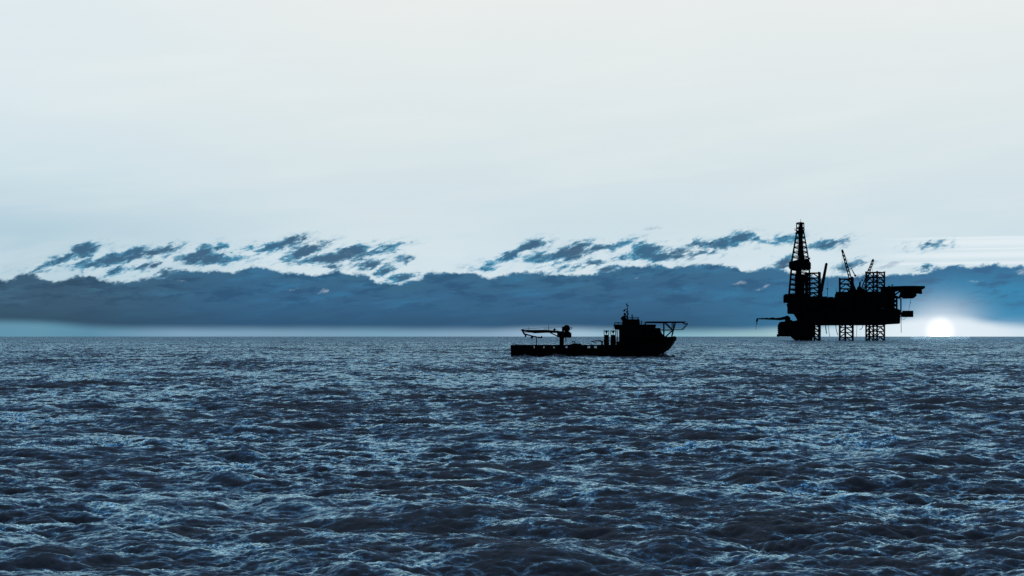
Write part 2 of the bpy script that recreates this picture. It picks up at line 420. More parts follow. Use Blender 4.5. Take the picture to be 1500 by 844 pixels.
def build_sea():
    az = [0.0]
    fine, half = R(0.048), R(25)
    a = np.arange(-half, half + 1e-9, fine)
    coarse = []
    t = half; st = fine
    while t < math.pi - 0.02:
        st = min(st * 1.06, R(4)); t += st
        if t < math.pi: coarse.append(t)
    coarse = np.array(coarse)
    th = np.concatenate([-coarse[::-1], a, coarse])
    rr = [1.2]
    while rr[-1] < 60000:
        r = rr[-1]
        if r < 20: k = 0.012
        elif r < 110: k = 0.0016
        elif r < 900: k = 0.0024
        elif r < 2500: k = 0.0045
        else: k = 0.02
        rr.append(r * (1 + k))
    rr = np.array(rr)
    na, nr = len(th), len(rr)
    RR, TH = np.meshgrid(rr, th, indexing='ij')
    x = (RR * np.sin(TH)).ravel(); y = (RR * np.cos(TH)).ravel()
    Z = np.zeros(x.shape, np.float32); DX = Z.copy(); DY = Z.copy()
    spec = [(512, 389.0, 9.0, 80.0, 11), (1024, 83.0, 1.5, 9.0, 12), (1024, 19.7, 0.10, 1.5, 13)]
    fs = [cascade(n, Lm, lo, hi, s) for (n, Lm, lo, hi, s) in spec]
    rms = math.sqrt(sum(float((f[0] ** 2).mean()) for f in fs))
    g = 0.108 / rms
    # gusts: patches of stronger ripples
    r = RR.ravel()
    for (n, Lm, lo, hi, s), f in zip(spec, fs):
        h, dx, dy = sample(f, n, Lm, x, y)
        w = np.ones_like(h) * g
        if hi <= 1.5:
            gu = 1.0 + 0.35 * np.sin(x * 0.31 + 1.3 * np.sin(y * 0.17)) * np.sin(y * 0.23 + 1.1 * np.sin(x * 0.11))
            w = w * gu
            w = w * np.clip(1.5 - r / 900.0, 0, 1)
        # the hull stirs up the water along its side
        w = w * (1 + (1.6 if lo < 9 else 0) * np.exp(-(np.maximum(np.abs(x - 18.7) - 17, 0) / 3.0) ** 2 - ((y - 323.5) / 9.0) ** 2))
        Z += h * w; DX += dx * w; DY += dy * w
    fade = np.clip((60000 - r) / 30000.0, 0, 1)
    chop = 0.75
    co = np.empty((x.size + 1, 3), np.float32)
    co[:-1, 0] = x + DX * chop * fade; co[:-1, 1] = y + DY * chop * fade; co[:-1, 2] = Z * fade
    co[-1] = (0, 0, 0)
    i = np.arange(nr - 1)[:, None] * na; j = np.arange(na)[None, :]
    j2 = (j + 1) % na
    quads = np.stack([i + j, i + j2, i + na + j2, i + na + j], -1).reshape(-1, 4)
    jj = np.arange(na)
    tris = np.stack([np.full(na, x.size), (jj + 1) % na, jj], -1)
    me = bpy.data.meshes.new('water')
    me.vertices.add(len(co)); me.vertices.foreach_set('co', co.ravel())
    nl = quads.size + tris.size
    me.loops.add(nl)
    me.loops.foreach_set('vertex_index', np.concatenate([quads.ravel(), tris.ravel()]).astype(np.int32))
    npoly = len(quads) + len(tris)
    me.polygons.add(npoly)
    ls = np.concatenate([np.arange(len(quads)) * 4, quads.size + np.arange(len(tris)) * 3]).astype(np.int32)
    me.polygons.foreach_set('loop_start', ls)
    me.update(calc_edges=True)
    me.polygons.foreach_set('use_smooth', np.ones(npoly, bool))
    me.materials.append(MAT['water'])
    me.validate()
    o = bpy.data.objects.new('water', me)
    COL.objects.link(o)
    o['kind'] = 'structure'
    print('sea verts', len(co))
build_sea()

# ------------------------------------------------------------------ modelling helpers
class Frame:
    """a thing's own axes: x to the right, y away, z up, placed at distance R0 in the direction of photo column cx"""
    def __init__(self, name, cx, D, label, cat, group=None):
        self.az = math.atan((cx - 750) / F)
        self.D = D                       # depth along the view axis
        self.R0 = D / math.cos(self.az)
        e = bpy.data.objects.new(name, None)
        COL.objects.link(e)
        e.location = (self.R0 * math.sin(self.az), self.R0 * math.cos(self.az), 0)
        e.rotation_euler = (0, 0, -self.az)
        e['label'] = label; e['category'] = cat
        if group: e['group'] = group
        self.root = e
    def x(self, px):
        return self.R0 * math.tan(math.atan((px - 750) / F) - self.az)
    def z(self, py, px=None):
        dep = self.D if px is None else self.D - self.x(px) * math.sin(self.az)
        return H - (py - HY) / F * dep
    def p(self, px, py, y=0.0):
        return Vector((self.x(px), y, self.z(py, px)))

class MB:
    def __init__(self):
        self.bm = bmesh.new()
    def _face(self, vs):
        try: self.bm.faces.new(vs)
        except ValueError: pass
    def box(self, x0, x1, y0, y1, z0, z1, bev=0.0):
        vs = [self.bm.verts.new(c) for c in ((x0, y0, z0), (x1, y0, z0), (x1, y1, z0), (x0, y1, z0), (x0, y0, z1), (x1, y0, z1), (x1, y1, z1), (x0, y1, z1))]
        fs = [(0, 3, 2, 1), (4, 5, 6, 7), (0, 1, 5, 4), (1, 2, 6, 5), (2, 3, 7, 6), (3, 0, 4, 7)]
        fc = [self.bm.faces.new([vs[i] for i in f]) for f in fs]
        if bev > 0:
            ed = list({e for f in fc for e in f.edges})
            bmesh.ops.bevel(self.bm, geom=ed, offset=bev, segments=2, affect='EDGES', profile=0.6)
    def prism(self, pts, y0, y1, taper=1.0):
        """polygon in x,z pushed from y0 to y1"""
        a = [self.bm.verts.new((p[0], y0, p[1])) for p in pts]
        b = [self.bm.verts.new((p[0], y1, p[1])) for p in pts]
        n = len(pts)
        self._face(a); self._face(b[::-1])
        for i in range(n):
            self._face([a[i], b[i], b[(i + 1) % n], a[(i + 1) % n]][::-1])
    def tube(self, a, b, r0, r1=None, seg=8, caps=True):
        a = Vector(a); b = Vector(b); r1 = r0 if r1 is None else r1
        d = (b - a)
        if d.length < 1e-6: return
        q = d.to_track_quat('Z', 'Y')
        ra, rb = [], []
        for i in range(seg):
            t = 2 * math.pi * i / seg
            v = Vector((math.cos(t), math.sin(t), 0))
            ra.append(self.bm.verts.new(a + q @ (v * r0))); rb.append(self.bm.verts.new(b + q @ (v * r1)))
        for i in range(seg):
            j = (i + 1) % seg
            self.bm.faces.new([ra[i], ra[j], rb[j], rb[i]])
        if caps:
            self.bm.faces.new(ra[::-1]); self.bm.faces.new(rb)
    def path(self, pts, r, seg=6):
        for a, b in zip(pts[:-1], pts[1:]): self.tube(a, b, r, seg=seg)
    def ball(self, c, r, sx=1, sy=1, sz=1, rot=None):
        m = Matrix.Translation(c) @ (rot or Matrix.Identity(4)) @ Matrix.Diagonal((sx, sy, sz, 1))
        bmesh.ops.create_uvsphere(self.bm, u_segments=20, v_segments=12, radius=r, matrix=m)
    def build(self, name, mat, parent=None, smooth=False):
        bmesh.ops.recalc_face_normals(self.bm, faces=self.bm.faces)
        me = bpy.data.meshes.new(name)
        self.bm.to_mesh(me); self.bm.free()
        me.materials.append(MAT[mat] if isinstance(mat, str) else mat)
        if smooth:
            me.polygons.foreach_set('use_smooth', [True] * len(me.polygons))
            try: me.set_sharp_from_angle(angle=R(40))
            except Exception: pass
        o = bpy.data.objects.new(name, me)
        COL.objects.link(o)
        if parent is not None: o.parent = parent
        return o

def lattice_tower(mb, corners_lo, corners_hi, z0, z1, nb, rc, rb, style='X', hor=True):
    """open truss: chords at the corners, horizontals and diagonal bracing on every face"""
    n = len(corners_lo)
    def at(i, t):
        a = corners_lo[i]; b = corners_hi[i]
        return Vector((a[0] + (b[0] - a[0]) * t, a[1] + (b[1] - a[1]) * t, z0 + (z1 - z0) * t))
    for i in range(n): mb.tube(at(i, 0), at(i, 1), rc, seg=8)
    for k in range(nb):
        t0, t1 = k / nb, (k + 1) / nb
        for i in range(n):
            j = (i + 1) % n
            if hor: mb.tube(at(i, t1), at(j, t1), rb, seg=6)
            if style == 'X':
                mb.tube(at(i, t0), at(j, t1), rb * .8, seg=5); mb.tube(at(j, t0), at(i, t1), rb * .8, seg=5)
            elif style == 'K':
                m = (at(i, t1) + at(j, t1)) / 2
                mb.tube(at(i, t0), m, rb * .85, seg=5); mb.tube(at(j, t0), m, rb * .85, seg=5)
            elif style == 'Z':
                if k % 2 == 0: mb.tube(at(i, t0), at(j, t1), rb * .9, seg=5)
                else: mb.tube(at(i, t1), at(j, t0), rb * .9, seg=5)

def railing(mb, pts, h, r, step=1.2):
    for a, b in zip(pts[:-1], pts[1:]):
        a = Vector(a); b = Vector(b); up = Vector((0, 0, h))
        mb.tube(a + up, b + up, r, seg=5); mb.tube(a + up * .5, b + up * .5, r * .7, seg=5)
        n = max(1, int((b - a).length / step))
        for i in range(n + 1):
            q = a + (b - a) * i / n
            mb.tube(q, q + up, r, seg=5)

# ------------------------------------------------------------------ SUN DISC (the thing itself, very far off)
def build_sun():
    dist = 58000.0
    f = Frame('sun', SUN_PX, dist, 'round white setting sun touching the horizon to the right of the rig', 'sun')
    c = Vector((0, 0, H + (HY - SUN_PY) / F * f.D))
    me = bpy.data.meshes.new('sun')
    bm = bmesh.new()
    bmesh.ops.create_uvsphere(bm, u_segments=64, v_segments=32, radius=14.8 / F * f.R0, matrix=Matrix.Translation(c))
    bm.to_mesh(me); bm.free()
    me.polygons.foreach_set('use_smooth', [True] * len(me.polygons))
    m = bpy.data.materials.new('sun_fire'); m.use_nodes = True
    nt = m.node_tree; nt.nodes.clear()
    em = nt.nodes.new('ShaderNodeEmission'); em.inputs[0].default_value = (0.97, 0.99, 1.0, 1); em.inputs[1].default_value = 1.6
    out = nt.nodes.new('ShaderNodeOutputMaterial'); nt.links.new(em.outputs[0], out.inputs[0])
    m.cycles.emission_sampling = 'NONE'
    me.materials.append(m)
    o = bpy.data.objects.new('sun', me); COL.objects.link(o)
    r = f.root
    o.location = r.location; o.rotation_euler = r.rotation_euler
    o['label'] = r['label']; o['category'] = r['category']
    o.visible_shadow = False
    bpy.data.objects.remove(r)
    o.name = 'sun'
build_sun()

# ------------------------------------------------------------------ JACK-UP RIG
def build_rig():
    f = Frame('jack_up_rig', 1245, 1597.0, 'black-silhouetted jack-up drilling rig with tall derrick, lattice legs and helideck beside the sun', 'oil rig')
    X, Z, P, root = f.x, f.z, f.p, f.root
    s = f.D / F
    # --- hull barge
    m = MB()
    hy = 34.0
    pts = [(X(1176), Z(476.6)), (X(1296), Z(476.4)), (X(1300), Z(475.2)), (X(1317), Z(474.4)), (X(1317.6), Z(456)), (X(1315.5), Z(454)), (X(1310), Z(453.4)), (X(1300), Z(453)),
           (X(1176), Z(450))]
    m.prism(pts, -hy, hy)
    m.box(X(1176), X(1296), -hy - .5, hy + .5, Z(463), Z(461))
    m.build('hull', 'hull', root)
    # --- main deck houses and machinery
    m = MB()
    m.box(X(1187), X(1222), -30, 30, Z(451), Z(437.4))
    m.box(X(1203), X(1212.0), -14, 2, Z(438), Z(434.6), .3)
    m.box(X(1213.2), X(1221), -18, -4, Z(438), Z(435.4), .3)
    m.box(X(1192), X(1203), -24, 10, Z(438), Z(434.8), .3)
    m.box(X(1199.5), X(1203.6), -22, -10, Z(436), Z(430.5), .3)
    m.box(X(1222), X(1300), -33, 33, Z(451), Z(436))
    m.box(X(1223.3), X(1300), -30, 30, Z(437), Z(431.5))
    m.box(X(1224.8), X(1268), -26, 26, Z(432), Z(428.4))
    m.box(X(1266), X(1297), -22, 26, Z(432), Z(429.2))
    m.box(X(1300), X(1304), -26, 26, Z(451), Z(436))
    m.build('deck_house', 'house', root)
    # jacking houses round the legs
    for (a, b, t) in ((1180, 1203, 432), (1228, 1251, 427.6), (1266.5, 1297.5, 427.6)):
        m = MB()
        m.box(X(a), X(b), -36, -22, Z(452), Z(t + 3), .5)
        m.build('jacking_house', 'house', root)
    # --- accommodation block under the helideck
    m = MB()
    m.box(X(1290), X(1304.5), -20, 20, Z(437), Z(421.2), .3)
    m.box(X(1297), X(1309.5), -24, 24, Z(454), Z(436))
    m.box(X(1304), X(1310), -16, 16, Z(436.5), Z(420.6), .3)
    m.tube(P(1306.8, 421, -8), P(1305.8, 417.2, -8), .35); m.tube(P(1305.4, 418.5, -8), P(1308.6, 417.8, -8), .5)
    m.ball(P(1302.2, 420.4, -4), 1.4)
    m.build('accommodation_block', 'house', root)
    # --- helideck
    m = MB()
    def octo(cx, cy, r, z0, z1):
        bm = m.bm
        a = [bm.verts.new((cx + r * math.cos(R(22.5 + 45 * i)) / math.cos(R(22.5)), cy + r * .92 * math.sin(R(22.5 + 45 * i)) / math.cos(R(22.5)), z0)) for i in range(8)]
        b = [bm.verts.new((v.co.x, v.co.y, z1)) for v in a]
        bm.faces.new(a); bm.faces.new(b[::-1])
        for i in range(8): bm.faces.new([a[i], a[(i + 1) % 8], b[(i + 1) % 8], b[i]])
    cx = (X(1306) + X(1354.6)) / 2; r = (X(1354.6) - X(1306)) / 2
    octo(cx, 0, r, Z(423.4), Z(420.2))
    octo(cx, 0, r * .9, Z(424.6), Z(423.3))
    hd = m.build('helideck', 'deck', root)
    m = MB()
    m.prism([(X(1304), Z(424)), (X(1349.8), Z(424)), (X(1350.4), Z(431.4)), (X(1343), Z(430.6)), (X(1342), Z(431)), (X(1342), Z(434.4)), (X(1339.5), Z(436.8)), (X(1338), Z(437.6)), (X(1323.5), Z(438)), (X(1320.5), Z(436.3)), (X(1316), Z(435.8)),
             (X(1318.2), Z(430)), (X(1316.5), Z(426.5)), (X(1310), Z(428)), (X(1304), Z(430))], -9, -6)
    m.prism([(X(1304), Z(424)), (X(1349.8), Z(424)), (X(1350.4), Z(431.4)), (X(1343), Z(430.6)), (X(1342), Z(434.4)), (X(1338), Z(437.6)), (X(1323.5), Z(438)), (X(1321), Z(436)), (X(1321), Z(430)), (X(1316.5), Z(426.5)), (X(1304), Z(430))], 6, 9)
    for px in (1324, 1330, 1336, 1341): m.box(X(px), X(px) + .8, -9, 9, Z(434), Z(424.1))
    m.tube(P(1304, 431, -8), P(1318, 437, -8), .9); m.tube(P(1304, 437, -8), P(1318, 427, -8), .9); m.tube(P(1310, 425, -8), P(1310, 437, -8), .8)
    m.tube(P(1304, 431, 8), P(1318, 437, 8), .7)
    m.build('helideck_frame', 'steel', hd)
    m = MB()
    c = [(X(1304), -11), (X(1313.5), -11), (X(1313.5), 8), (X(1304), 8)]
    lattice_tower(m, c, c, Z(454), Z(436), 3, .75, .5, 'X')
    m.build('support_truss', 'steel', root)
    for px, yb in ((1318.6, 488), (1319.8, 459)):
        m = MB(); m.tube(P(px, 436, -8), P(px + (0.3 if px < 1319 else 0), 462 if px < 1319 else 457, -8), .38); m.build('hanger_post', 'steel', root)
    # --- hanging lifeboat platform
    m = MB()
    m.box(X(1321.4), X(1337.3), -12, -2, Z(465), Z(455.8), .25)
    m.box(X(1319.4), X(1322.4), -10, -4, Z(464.6), Z(457.6), .2)
    m.box(X(1317.4), X(1320), -9, -5, Z(464.4), Z(463))
    m.build('boat_platform', 'steel', root)
    m = MB(); m.path([P(1333.6, 437.6, -7), P(1333.0, 444, -7), P(1331.6, 450, -7), P(1330.6, 456, -7)], .2); m.ball(P(1333.3, 443.6, -7), .5); m.build('hoist_wire', 'wire', root)
    # --- hoses below
    for pts, r in (([(1319.6, 464), (1319.7, 475), (1319.9, 487.6)], .33), ([(1320, 466.6), (1322, 468.4), (1324.5, 468), (1327, 465)], .2),
                   ([(1202, 476), (1202.3, 482), (1202.5, 487)], .3), ([(1209.4, 476), (1210, 483), (1211, 489)], .55), ([(1213.6, 476), (1214.3, 486), (1215.6, 493.6)], .28),
                   ([(1224.2, 476), (1224.8, 482), (1225.8, 486), (1227.4, 491)], .42), ([(1255.4, 476), (1254.9, 485), (1254.4, 494)], .25),
                   ([(1264.2, 476), (1263.4, 479.4), (1261.6, 482), (1259, 482.8)], .38)):
        m = MB(); m.path([P(a, b, -6) for a, b in pts], r); m.build('hose', 'rubber', root)
    # --- the three legs
    Rr = 13.2 * s
    def leg(cx, cy, th, ytop, inner=()):
        m = MB()
        c = [(X(cx) + Rr * math.cos(R(th + 90 * i)), cy + Rr * math.sin(R(th + 90 * i))) for i in range(4)]
        z1 = Z(ytop); z0 = -9.0
        bay = 7.15 * s
        nb = int((z1 - z0) / bay)
        z0 = z1 - nb * bay
        lattice_tower(m, c, c, z0, z1, nb, .95, .62, 'K')
        for q in c: m.tube((q[0], q[1], z1), (q[0], q[1], z1 + 1.2), 1.1)
        for (dx, dy) in inner: m.tube((X(cx + dx), cy + dy, -9), (X(cx + dx), cy + dy, z1 - 25), 1.15)
        return m.build('leg', 'steel', root)
    leg(1191.0, -4, 41, 400.0, ((2, 3),))
    leg(1239.6, 10, 47, 408.4, ((-1.4, 2),))
    leg(1282.0, -2, 11, 399.8, ((-8.6, 0),))
    # --- cantilever and drill floor under the derrick
    m = MB()
    m.prism([(X(1156), Z(430.6)), (X(1187), Z(430.4)), (X(1188), Z(452)), (X(1180), Z(470)), (X(1170), Z(472)), (X(1167.6), Z(467.4)), (X(1166), Z(463.6)), (X(1164), Z(459.8)), (X(1154.2), Z(459.4)), (X(1154.1), Z(450)), (X(1152.8), Z(446.4)), (X(1156), Z(443.5))], -17, 17)
    m.prism([(X(1148), Z(433)), (X(1150), Z(431)), (X(1152.5), Z(430.2)), (X(1157.5), Z(431.2)), (X(1157.5), Z(444)), (X(1153), Z(443.8)), (X(1152), Z(443.2)), (X(1148), Z(443.2))], -10, 6)
    m.tube(P(1157.2, 431, -10), P(1156.8, 427, -10), .45); m.tube(P(1157.2, 427.5, -12), P(1158.4, 421, -12), .4)
    m.tube(P(1163.5, 459.6, -14), P(1168, 466.5, -14), .6); m.tube(P(1168, 460, -14), P(1165, 464, -14), .45)
    m.box(X(1182), X(1190), -12, 12, Z(452), Z(436))
    m.build('cantilever', 'steel', root)
    # --- derrick
    dr = bpy.data.objects.new('derrick', None); COL.objects.link(dr)
    w0 = (X(1186) - X(1158.8)) / 2; cx = (X(1186) + X(1158.8)) / 2; w1 = (X(1177.6) - X(1166.8)) / 2; cx1 = (X(1177.6) + X(1166.8)) / 2
    sq = lambda c, w: [(c - w, -w), (c + w, -w), (c + w, w), (c - w, w)]
    m = MB()
    lattice_tower(m, sq(cx - 1, w0 + 1.2), sq(cx, w0 - .3), Z(431), Z(394), 5, .7, .42, 'X')
    lattice_tower(m, sq(cx, w0 - 0.7), sq(cx1, w1), Z(383), Z(340), 6, .62, .36, 'X')
    lattice_tower(m, sq(cx1, w1), sq(cx1, w1), Z(340), Z(326), 2, .38, .3, 'X')
    for k in (391, 377.8, 368, 359.5): m.box(cx - w0 * .8 * (k > 385) - 3, cx + 3, -1, 1, Z(k), Z(k) + .5)
    dm = m.build('derrick', 'steel', root)
    m = MB()   # crown block platform and beacon pole
    m.box(X(1166.4), X(1178), -5, 5, Z(326.4), Z(325.2)); m.box(X(1169), X(1175.5), -3, 3, Z(325.4), Z(324.5))
    m.box(X(1170.6), X(1176), -2.6, 2.6, Z(336), Z(327), .3)
    m.tube((X(1172.8), 0, Z(324.6)), (X(1172.8), 0, Z(319.2)), .32, .12)
    m.build('crown_block', 'steel', dm)
    m = MB()
    m.box(X(1165.2), X(1178.4), -6, 6, Z(341.2), Z(339.6)); m.box(X(1166.2), X(1177.6), -5, 5, Z(338.6), Z(336.6)); m.box(X(1169.5), X(1176.2), -3.5, 3.5, Z(345), Z(331.5), .3)
    for px in (1164.8, 1178.4): m.tube(P(px, 338, -5), P(px, 335.2, -5), .35)
    m.tube(P(1164.6, 338, -5), P(1167, 337.4, -5), .4); m.tube(P(1176, 337.4, -5), P(1178.6, 338, -5), .4)
    m.build('crown_platform', 'steel', dm)
    m = MB()   # travelling block, guide rails and stacked drill pipe up the middle
    m.box(X(1169.8), X(1174.2), -2, 2, Z(431), Z(345)); m.prism([(X(1170), Z(345)), (X(1175.8), Z(345)), (X(1174.6), Z(383)), (X(1170.4), Z(383))], -3, 3)
    m.box(X(1164.6), X(1169.8), -4, 4, Z(431), Z(400)); m.box(X(1173.6), X(1178.2), -5, 5, Z(431), Z(411)); m.box(X(1172), X(1180.2), -5, 3, Z(414), Z(402))
    m.box(X(1166), X(1171), -4, 4, Z(401), Z(393)); m.box(X(1176), X(1178.6), -4, 4, Z(383.6), Z(379)); m.box(X(1179.5), X(1184.5), -6, 4, Z(384), Z(378.6))
    for a, b in (((1168.4, 383), (1170.6, 350)), ((1177.4, 383), (1175.4, 352)), ((1181, 402), (1180, 431))): m.tube(P(*a, 2), P(*b, 1), .45)
    rnd = random.Random(4)
    for i in range(16): 
        a = rnd.uniform(1174.6, 1179.6); m.tube(P(a, 383, rnd.uniform(-4, 4)), P(1173 + (a - 1173) * .45, rnd.uniform(352, 370), rnd.uniform(-2, 2)), .22, seg=5)
    m.build('travelling_block', 'steel', dm)
    m = MB()   # wind wall round the racking board
    m.prism([(X(1156.2), Z(384.6)), (X(1158), Z(383)), (X(1165), Z(381.6)), (X(1170), Z(380)), (X(1178), Z(379.6)), (X(1183.6), Z(381.6)), (X(1186.8), Z(383.4)), (X(1187.6), Z(384.4)), (X(1187.6), Z(392.6)), (X(1186), Z(394)), (X(1183), Z(394.4)), (X(1161), Z(394.4)), (X(1157.4), Z(393.6)), (X(1156.2), Z(392.4))], -12, 12)
    m.tube(P(1184.6, 383, -8), P(1185.6, 378.2, -8), .35); m.tube(P(1186.4, 381, -8), P(1186.8, 377.6, -8), .4); m.tube(P(1184, 380, -8), P(1187, 379.4, -8), .4)
    m.build('wind_wall', 'steel', dm)
    # --- pedestal cranes
    def crane(name, base, foot, tip, w0, w1, hook, depth, solid=False, house=None, pend=None):
        cr = bpy.data.objects.new(name, None); COL.objects.link(cr)
        m = MB()
        if house: m.prism([(X(a), Z(b)) for a, b in house], depth - 3, depth + 3)
        m.tube((X(base[0]), depth, Z(452)), (X(base[0]), depth, Z(base[1])), 2.4, seg=16)
        body = m.build('crane', 'steel', root)
        m = MB()
        a = P(*foot, depth); b = P(*tip, depth)
        d = (b - a).normalized(); nx = Vector((d.z, 0, -d.x)); ny = Vector((0, 1, 0))
        A = [a + nx * (w0 * s * .5 * i) + ny * (w0 * s * .5 * j) for i, j in ((-1, -1), (1, -1), (1, 1), (-1, 1))]
        B = [b + nx * (w1 * s * .5 * i) + ny * (w1 * s * .5 * j) for i, j in ((-1, -1), (1, -1), (1, 1), (-1, 1))]
        nseg = 10
        for i in range(4): m.tube(A[i], B[i], .55 if not solid else .8, seg=6)
        for k in range(nseg):
            for i in range(4):
                j = (i + 1) % 4
                p0 = A[i].lerp(B[i], k / nseg); p1 = A[j].lerp(B[j], (k + 1) / nseg)
                m.tube(p0, p1, .36 if not solid else .8, seg=5)
                if solid: m.tube(A[j].lerp(B[j], k / nseg), A[i].lerp(B[i], (k + 1) / nseg), .8, seg=5)
        m.tube(b - nx * .9, b + nx * .9, .7); m.ball(b, .95)
        m.build('boom', 'steel', body)
        if hook:
            m = MB()
            m.path([b, P(hook[0], hook[1], depth)], .1); m.ball(P(hook[0], hook[1], depth), .4); m.ball(b.lerp(P(hook[0], hook[1], depth), .22), .35)
            m.build('hoist_wire', 'wire', body)
        if pend:
            m = MB()
            for (p0, p1, r) in pend: m.tube(P(*p0, depth + 1), P(*p1, depth + 1), r)
            m.build('pendant_line', 'wire', body)
        bpy.data.objects.remove(cr)
    crane('crane', (1201.5, 428), (1203.2, 428), (1211.0, 387.4), 3.0, 1.7, None, -18, True,
          [(1198.5, 434), (1198.5, 425), (1200.6, 420), (1202, 421.5), (1204.6, 425), (1205.4, 435)])
    crane('crane', (1249, 424), (1249.4, 423), (1233.9, 368.6), 4.0, 1.8, (1233.6, 404.4), -24, False,
          [(1241, 429), (1244.6, 425), (1246, 418), (1245.6, 406.8), (1249.4, 406.6), (1250, 413), (1251.4, 419), (1254.4, 426), (1256, 429)],
          [((1247.0, 394.2), (1252.4, 404.6), .42), ((1251.8, 403.8), (1253.6, 406), .95), ((1253, 405.4), (1259.4, 413.8), .14), ((1234.6, 369), (1247, 394.4), .12), ((1247, 394.2), (1254, 412), .09)])
    crane('crane', (1259, 427), (1263.6, 424.6), (1278.6, 381.8), 4.4, 2.0, (1277.6, 398), -16, False,
          [(1253.6, 429), (1255.6, 422), (1258, 419.6), (1258.2, 415), (1259.8, 413.4), (1261, 414.6), (1260.4, 420), (1262, 423.4), (1266.6, 424.6), (1267.6, 429)],
          [((1261.8, 411.4), (1263.8, 411.4), 1.0), ((1263, 411), (1270, 398), .1), ((1260, 414), (1263, 411), .12), ((1270, 398), (1278.4, 382.4), .1), ((1278.4, 382.4), (1279.6, 389), .14)])
    # --- masts and antennas on deck
    for (px, a, b, r) in ((1212.2, 437, 404, .12), (1212.2, 437.5, 423, .34), (1224.6, 431, 421, .16), (1226.4, 429, 420.5, .1)):
        m = MB(); m.tube(P(px, a, -10), P(px, b, -10), r, r * .7)
        if b == 423: m.ball(P(px, 423.4, -10), .85)
        m.build('antenna', 'steel', root)
build_rig()

# ------------------------------------------------------------------ WELLHEAD PLATFORM under the derrick
def build_wellhead():
    f = Frame('wellhead_platform', 1165, 1597.0, 'low black-silhouetted wellhead platform with a long crane boom at the left foot of the rig', 'platform')
    X, Z, P, root = f.x, f.z, f.p, f.root
    m = MB()
    m.prism([(X(1139.8), Z(491)), (X(1139.6), Z(476.6)), (X(1141.4), Z(473.2)), (X(1143), Z(471.8)), (X(1150), Z(471)), (X(1150.4), Z(468)), (X(1160), Z(469.2)), (X(1161.6), Z(470.6)), (X(1166), Z(469.8)), (X(1172), Z(468)), (X(1186), Z(468)), (X(1191.4), Z(474)), (X(1191.6), Z(492.6)), (X(1160), Z(493.2)), (X(1140, ), Z(493))], -18, -2)
    m.box(X(1143), X(1189), -2, 16, Z(492.6), Z(472.6))
    m.build('topsides', 'hull', root)
    m = MB()
    m.box(X(1138), X(1142), -19, 0, Z(493.2), Z(491)); m.box(X(1138.2), X(1140), -17, -2, Z(491), Z(489.6))
    for py in (478, 481, 484, 487): m.box(X(1138.8), X(1140), -17.6, -3, Z(py + .8), Z(py))
    m.build('walkway', 'steel', root)
    for px in (1166.5, 1175, 1180.5, 1188):
        for y in (-14, 10):
            m = MB(); m.tube((X(px), y, -8), (X(px), y, Z(490)), 1.5 if px != 1175 else 2.6, seg=12); m.build('leg', 'steel', root)
    m = MB()
    m.prism([(X(1158), Z(493)), (X(1191), Z(492.4)), (X(1190), Z(496.6)), (X(1184), Z(497.4)), (X(1170), Z(498.2)), (X(1163.5), Z(498.4))], -15, -9)
    for a, b in (((1166.5, 493), (1175, 500)), ((1175, 493), (1166.5, 500)), ((1180.5, 493), (1188, 500)), ((1188, 493), (1180.5, 500))): m.tube(P(*a, -13), P(*b, -13), .7)
    m.build('jacket_bracing', 'steel', root)
    m = MB()
    m.prism([(X(1150), Z(471)), (X(1149.6), Z(465.8)), (X(1151), Z(462.8)), (X(1153.4), Z(462.6)), (X(1156), Z(463.6)), (X(1157.8), Z(466)), (X(1158.2), Z(471))], -13, -7)
    cr = m.build('crane', 'steel', root)
    m = MB()
    m.prism([(X(1108.8), Z(467.6)), (X(1109), Z(466.2)), (X(1115), Z(466.3)), (X(1117, ), Z(465.5)), (X(1119), Z(466.4)), (X(1124), Z(465.4)), (X(1126), Z(466.2)), (X(1132.6), Z(464.9)), (X(1135), Z(466)), (X(1142), Z(465.6)), (X(1151), Z(463.4)), (X(1151.5), Z(468.2)), (X(1144), Z(469.4)), (X(1132), Z(468.8)), (X(1120), Z(468.2)), (X(1110.6), Z(467.9))], -11, -9)
    m.prism([(X(1108), Z(472)), (X(1107.8), Z(469.4)), (X(1108.8), Z(466.4)), (X(1110.8), Z(466.6)), (X(1110.6), Z(470)), (X(1110), Z(472))], -11, -9)
    m.build('boom', 'steel', cr)
    m = MB(); m.path([P(1108.6, 471, -10), P(1107.8, 477, -10), P(1107.9, 483, -10)], .2); m.ball(P(1109.3, 474, -10), .6); m.build('hoist_wire', 'wire', cr)
build_wellhead()

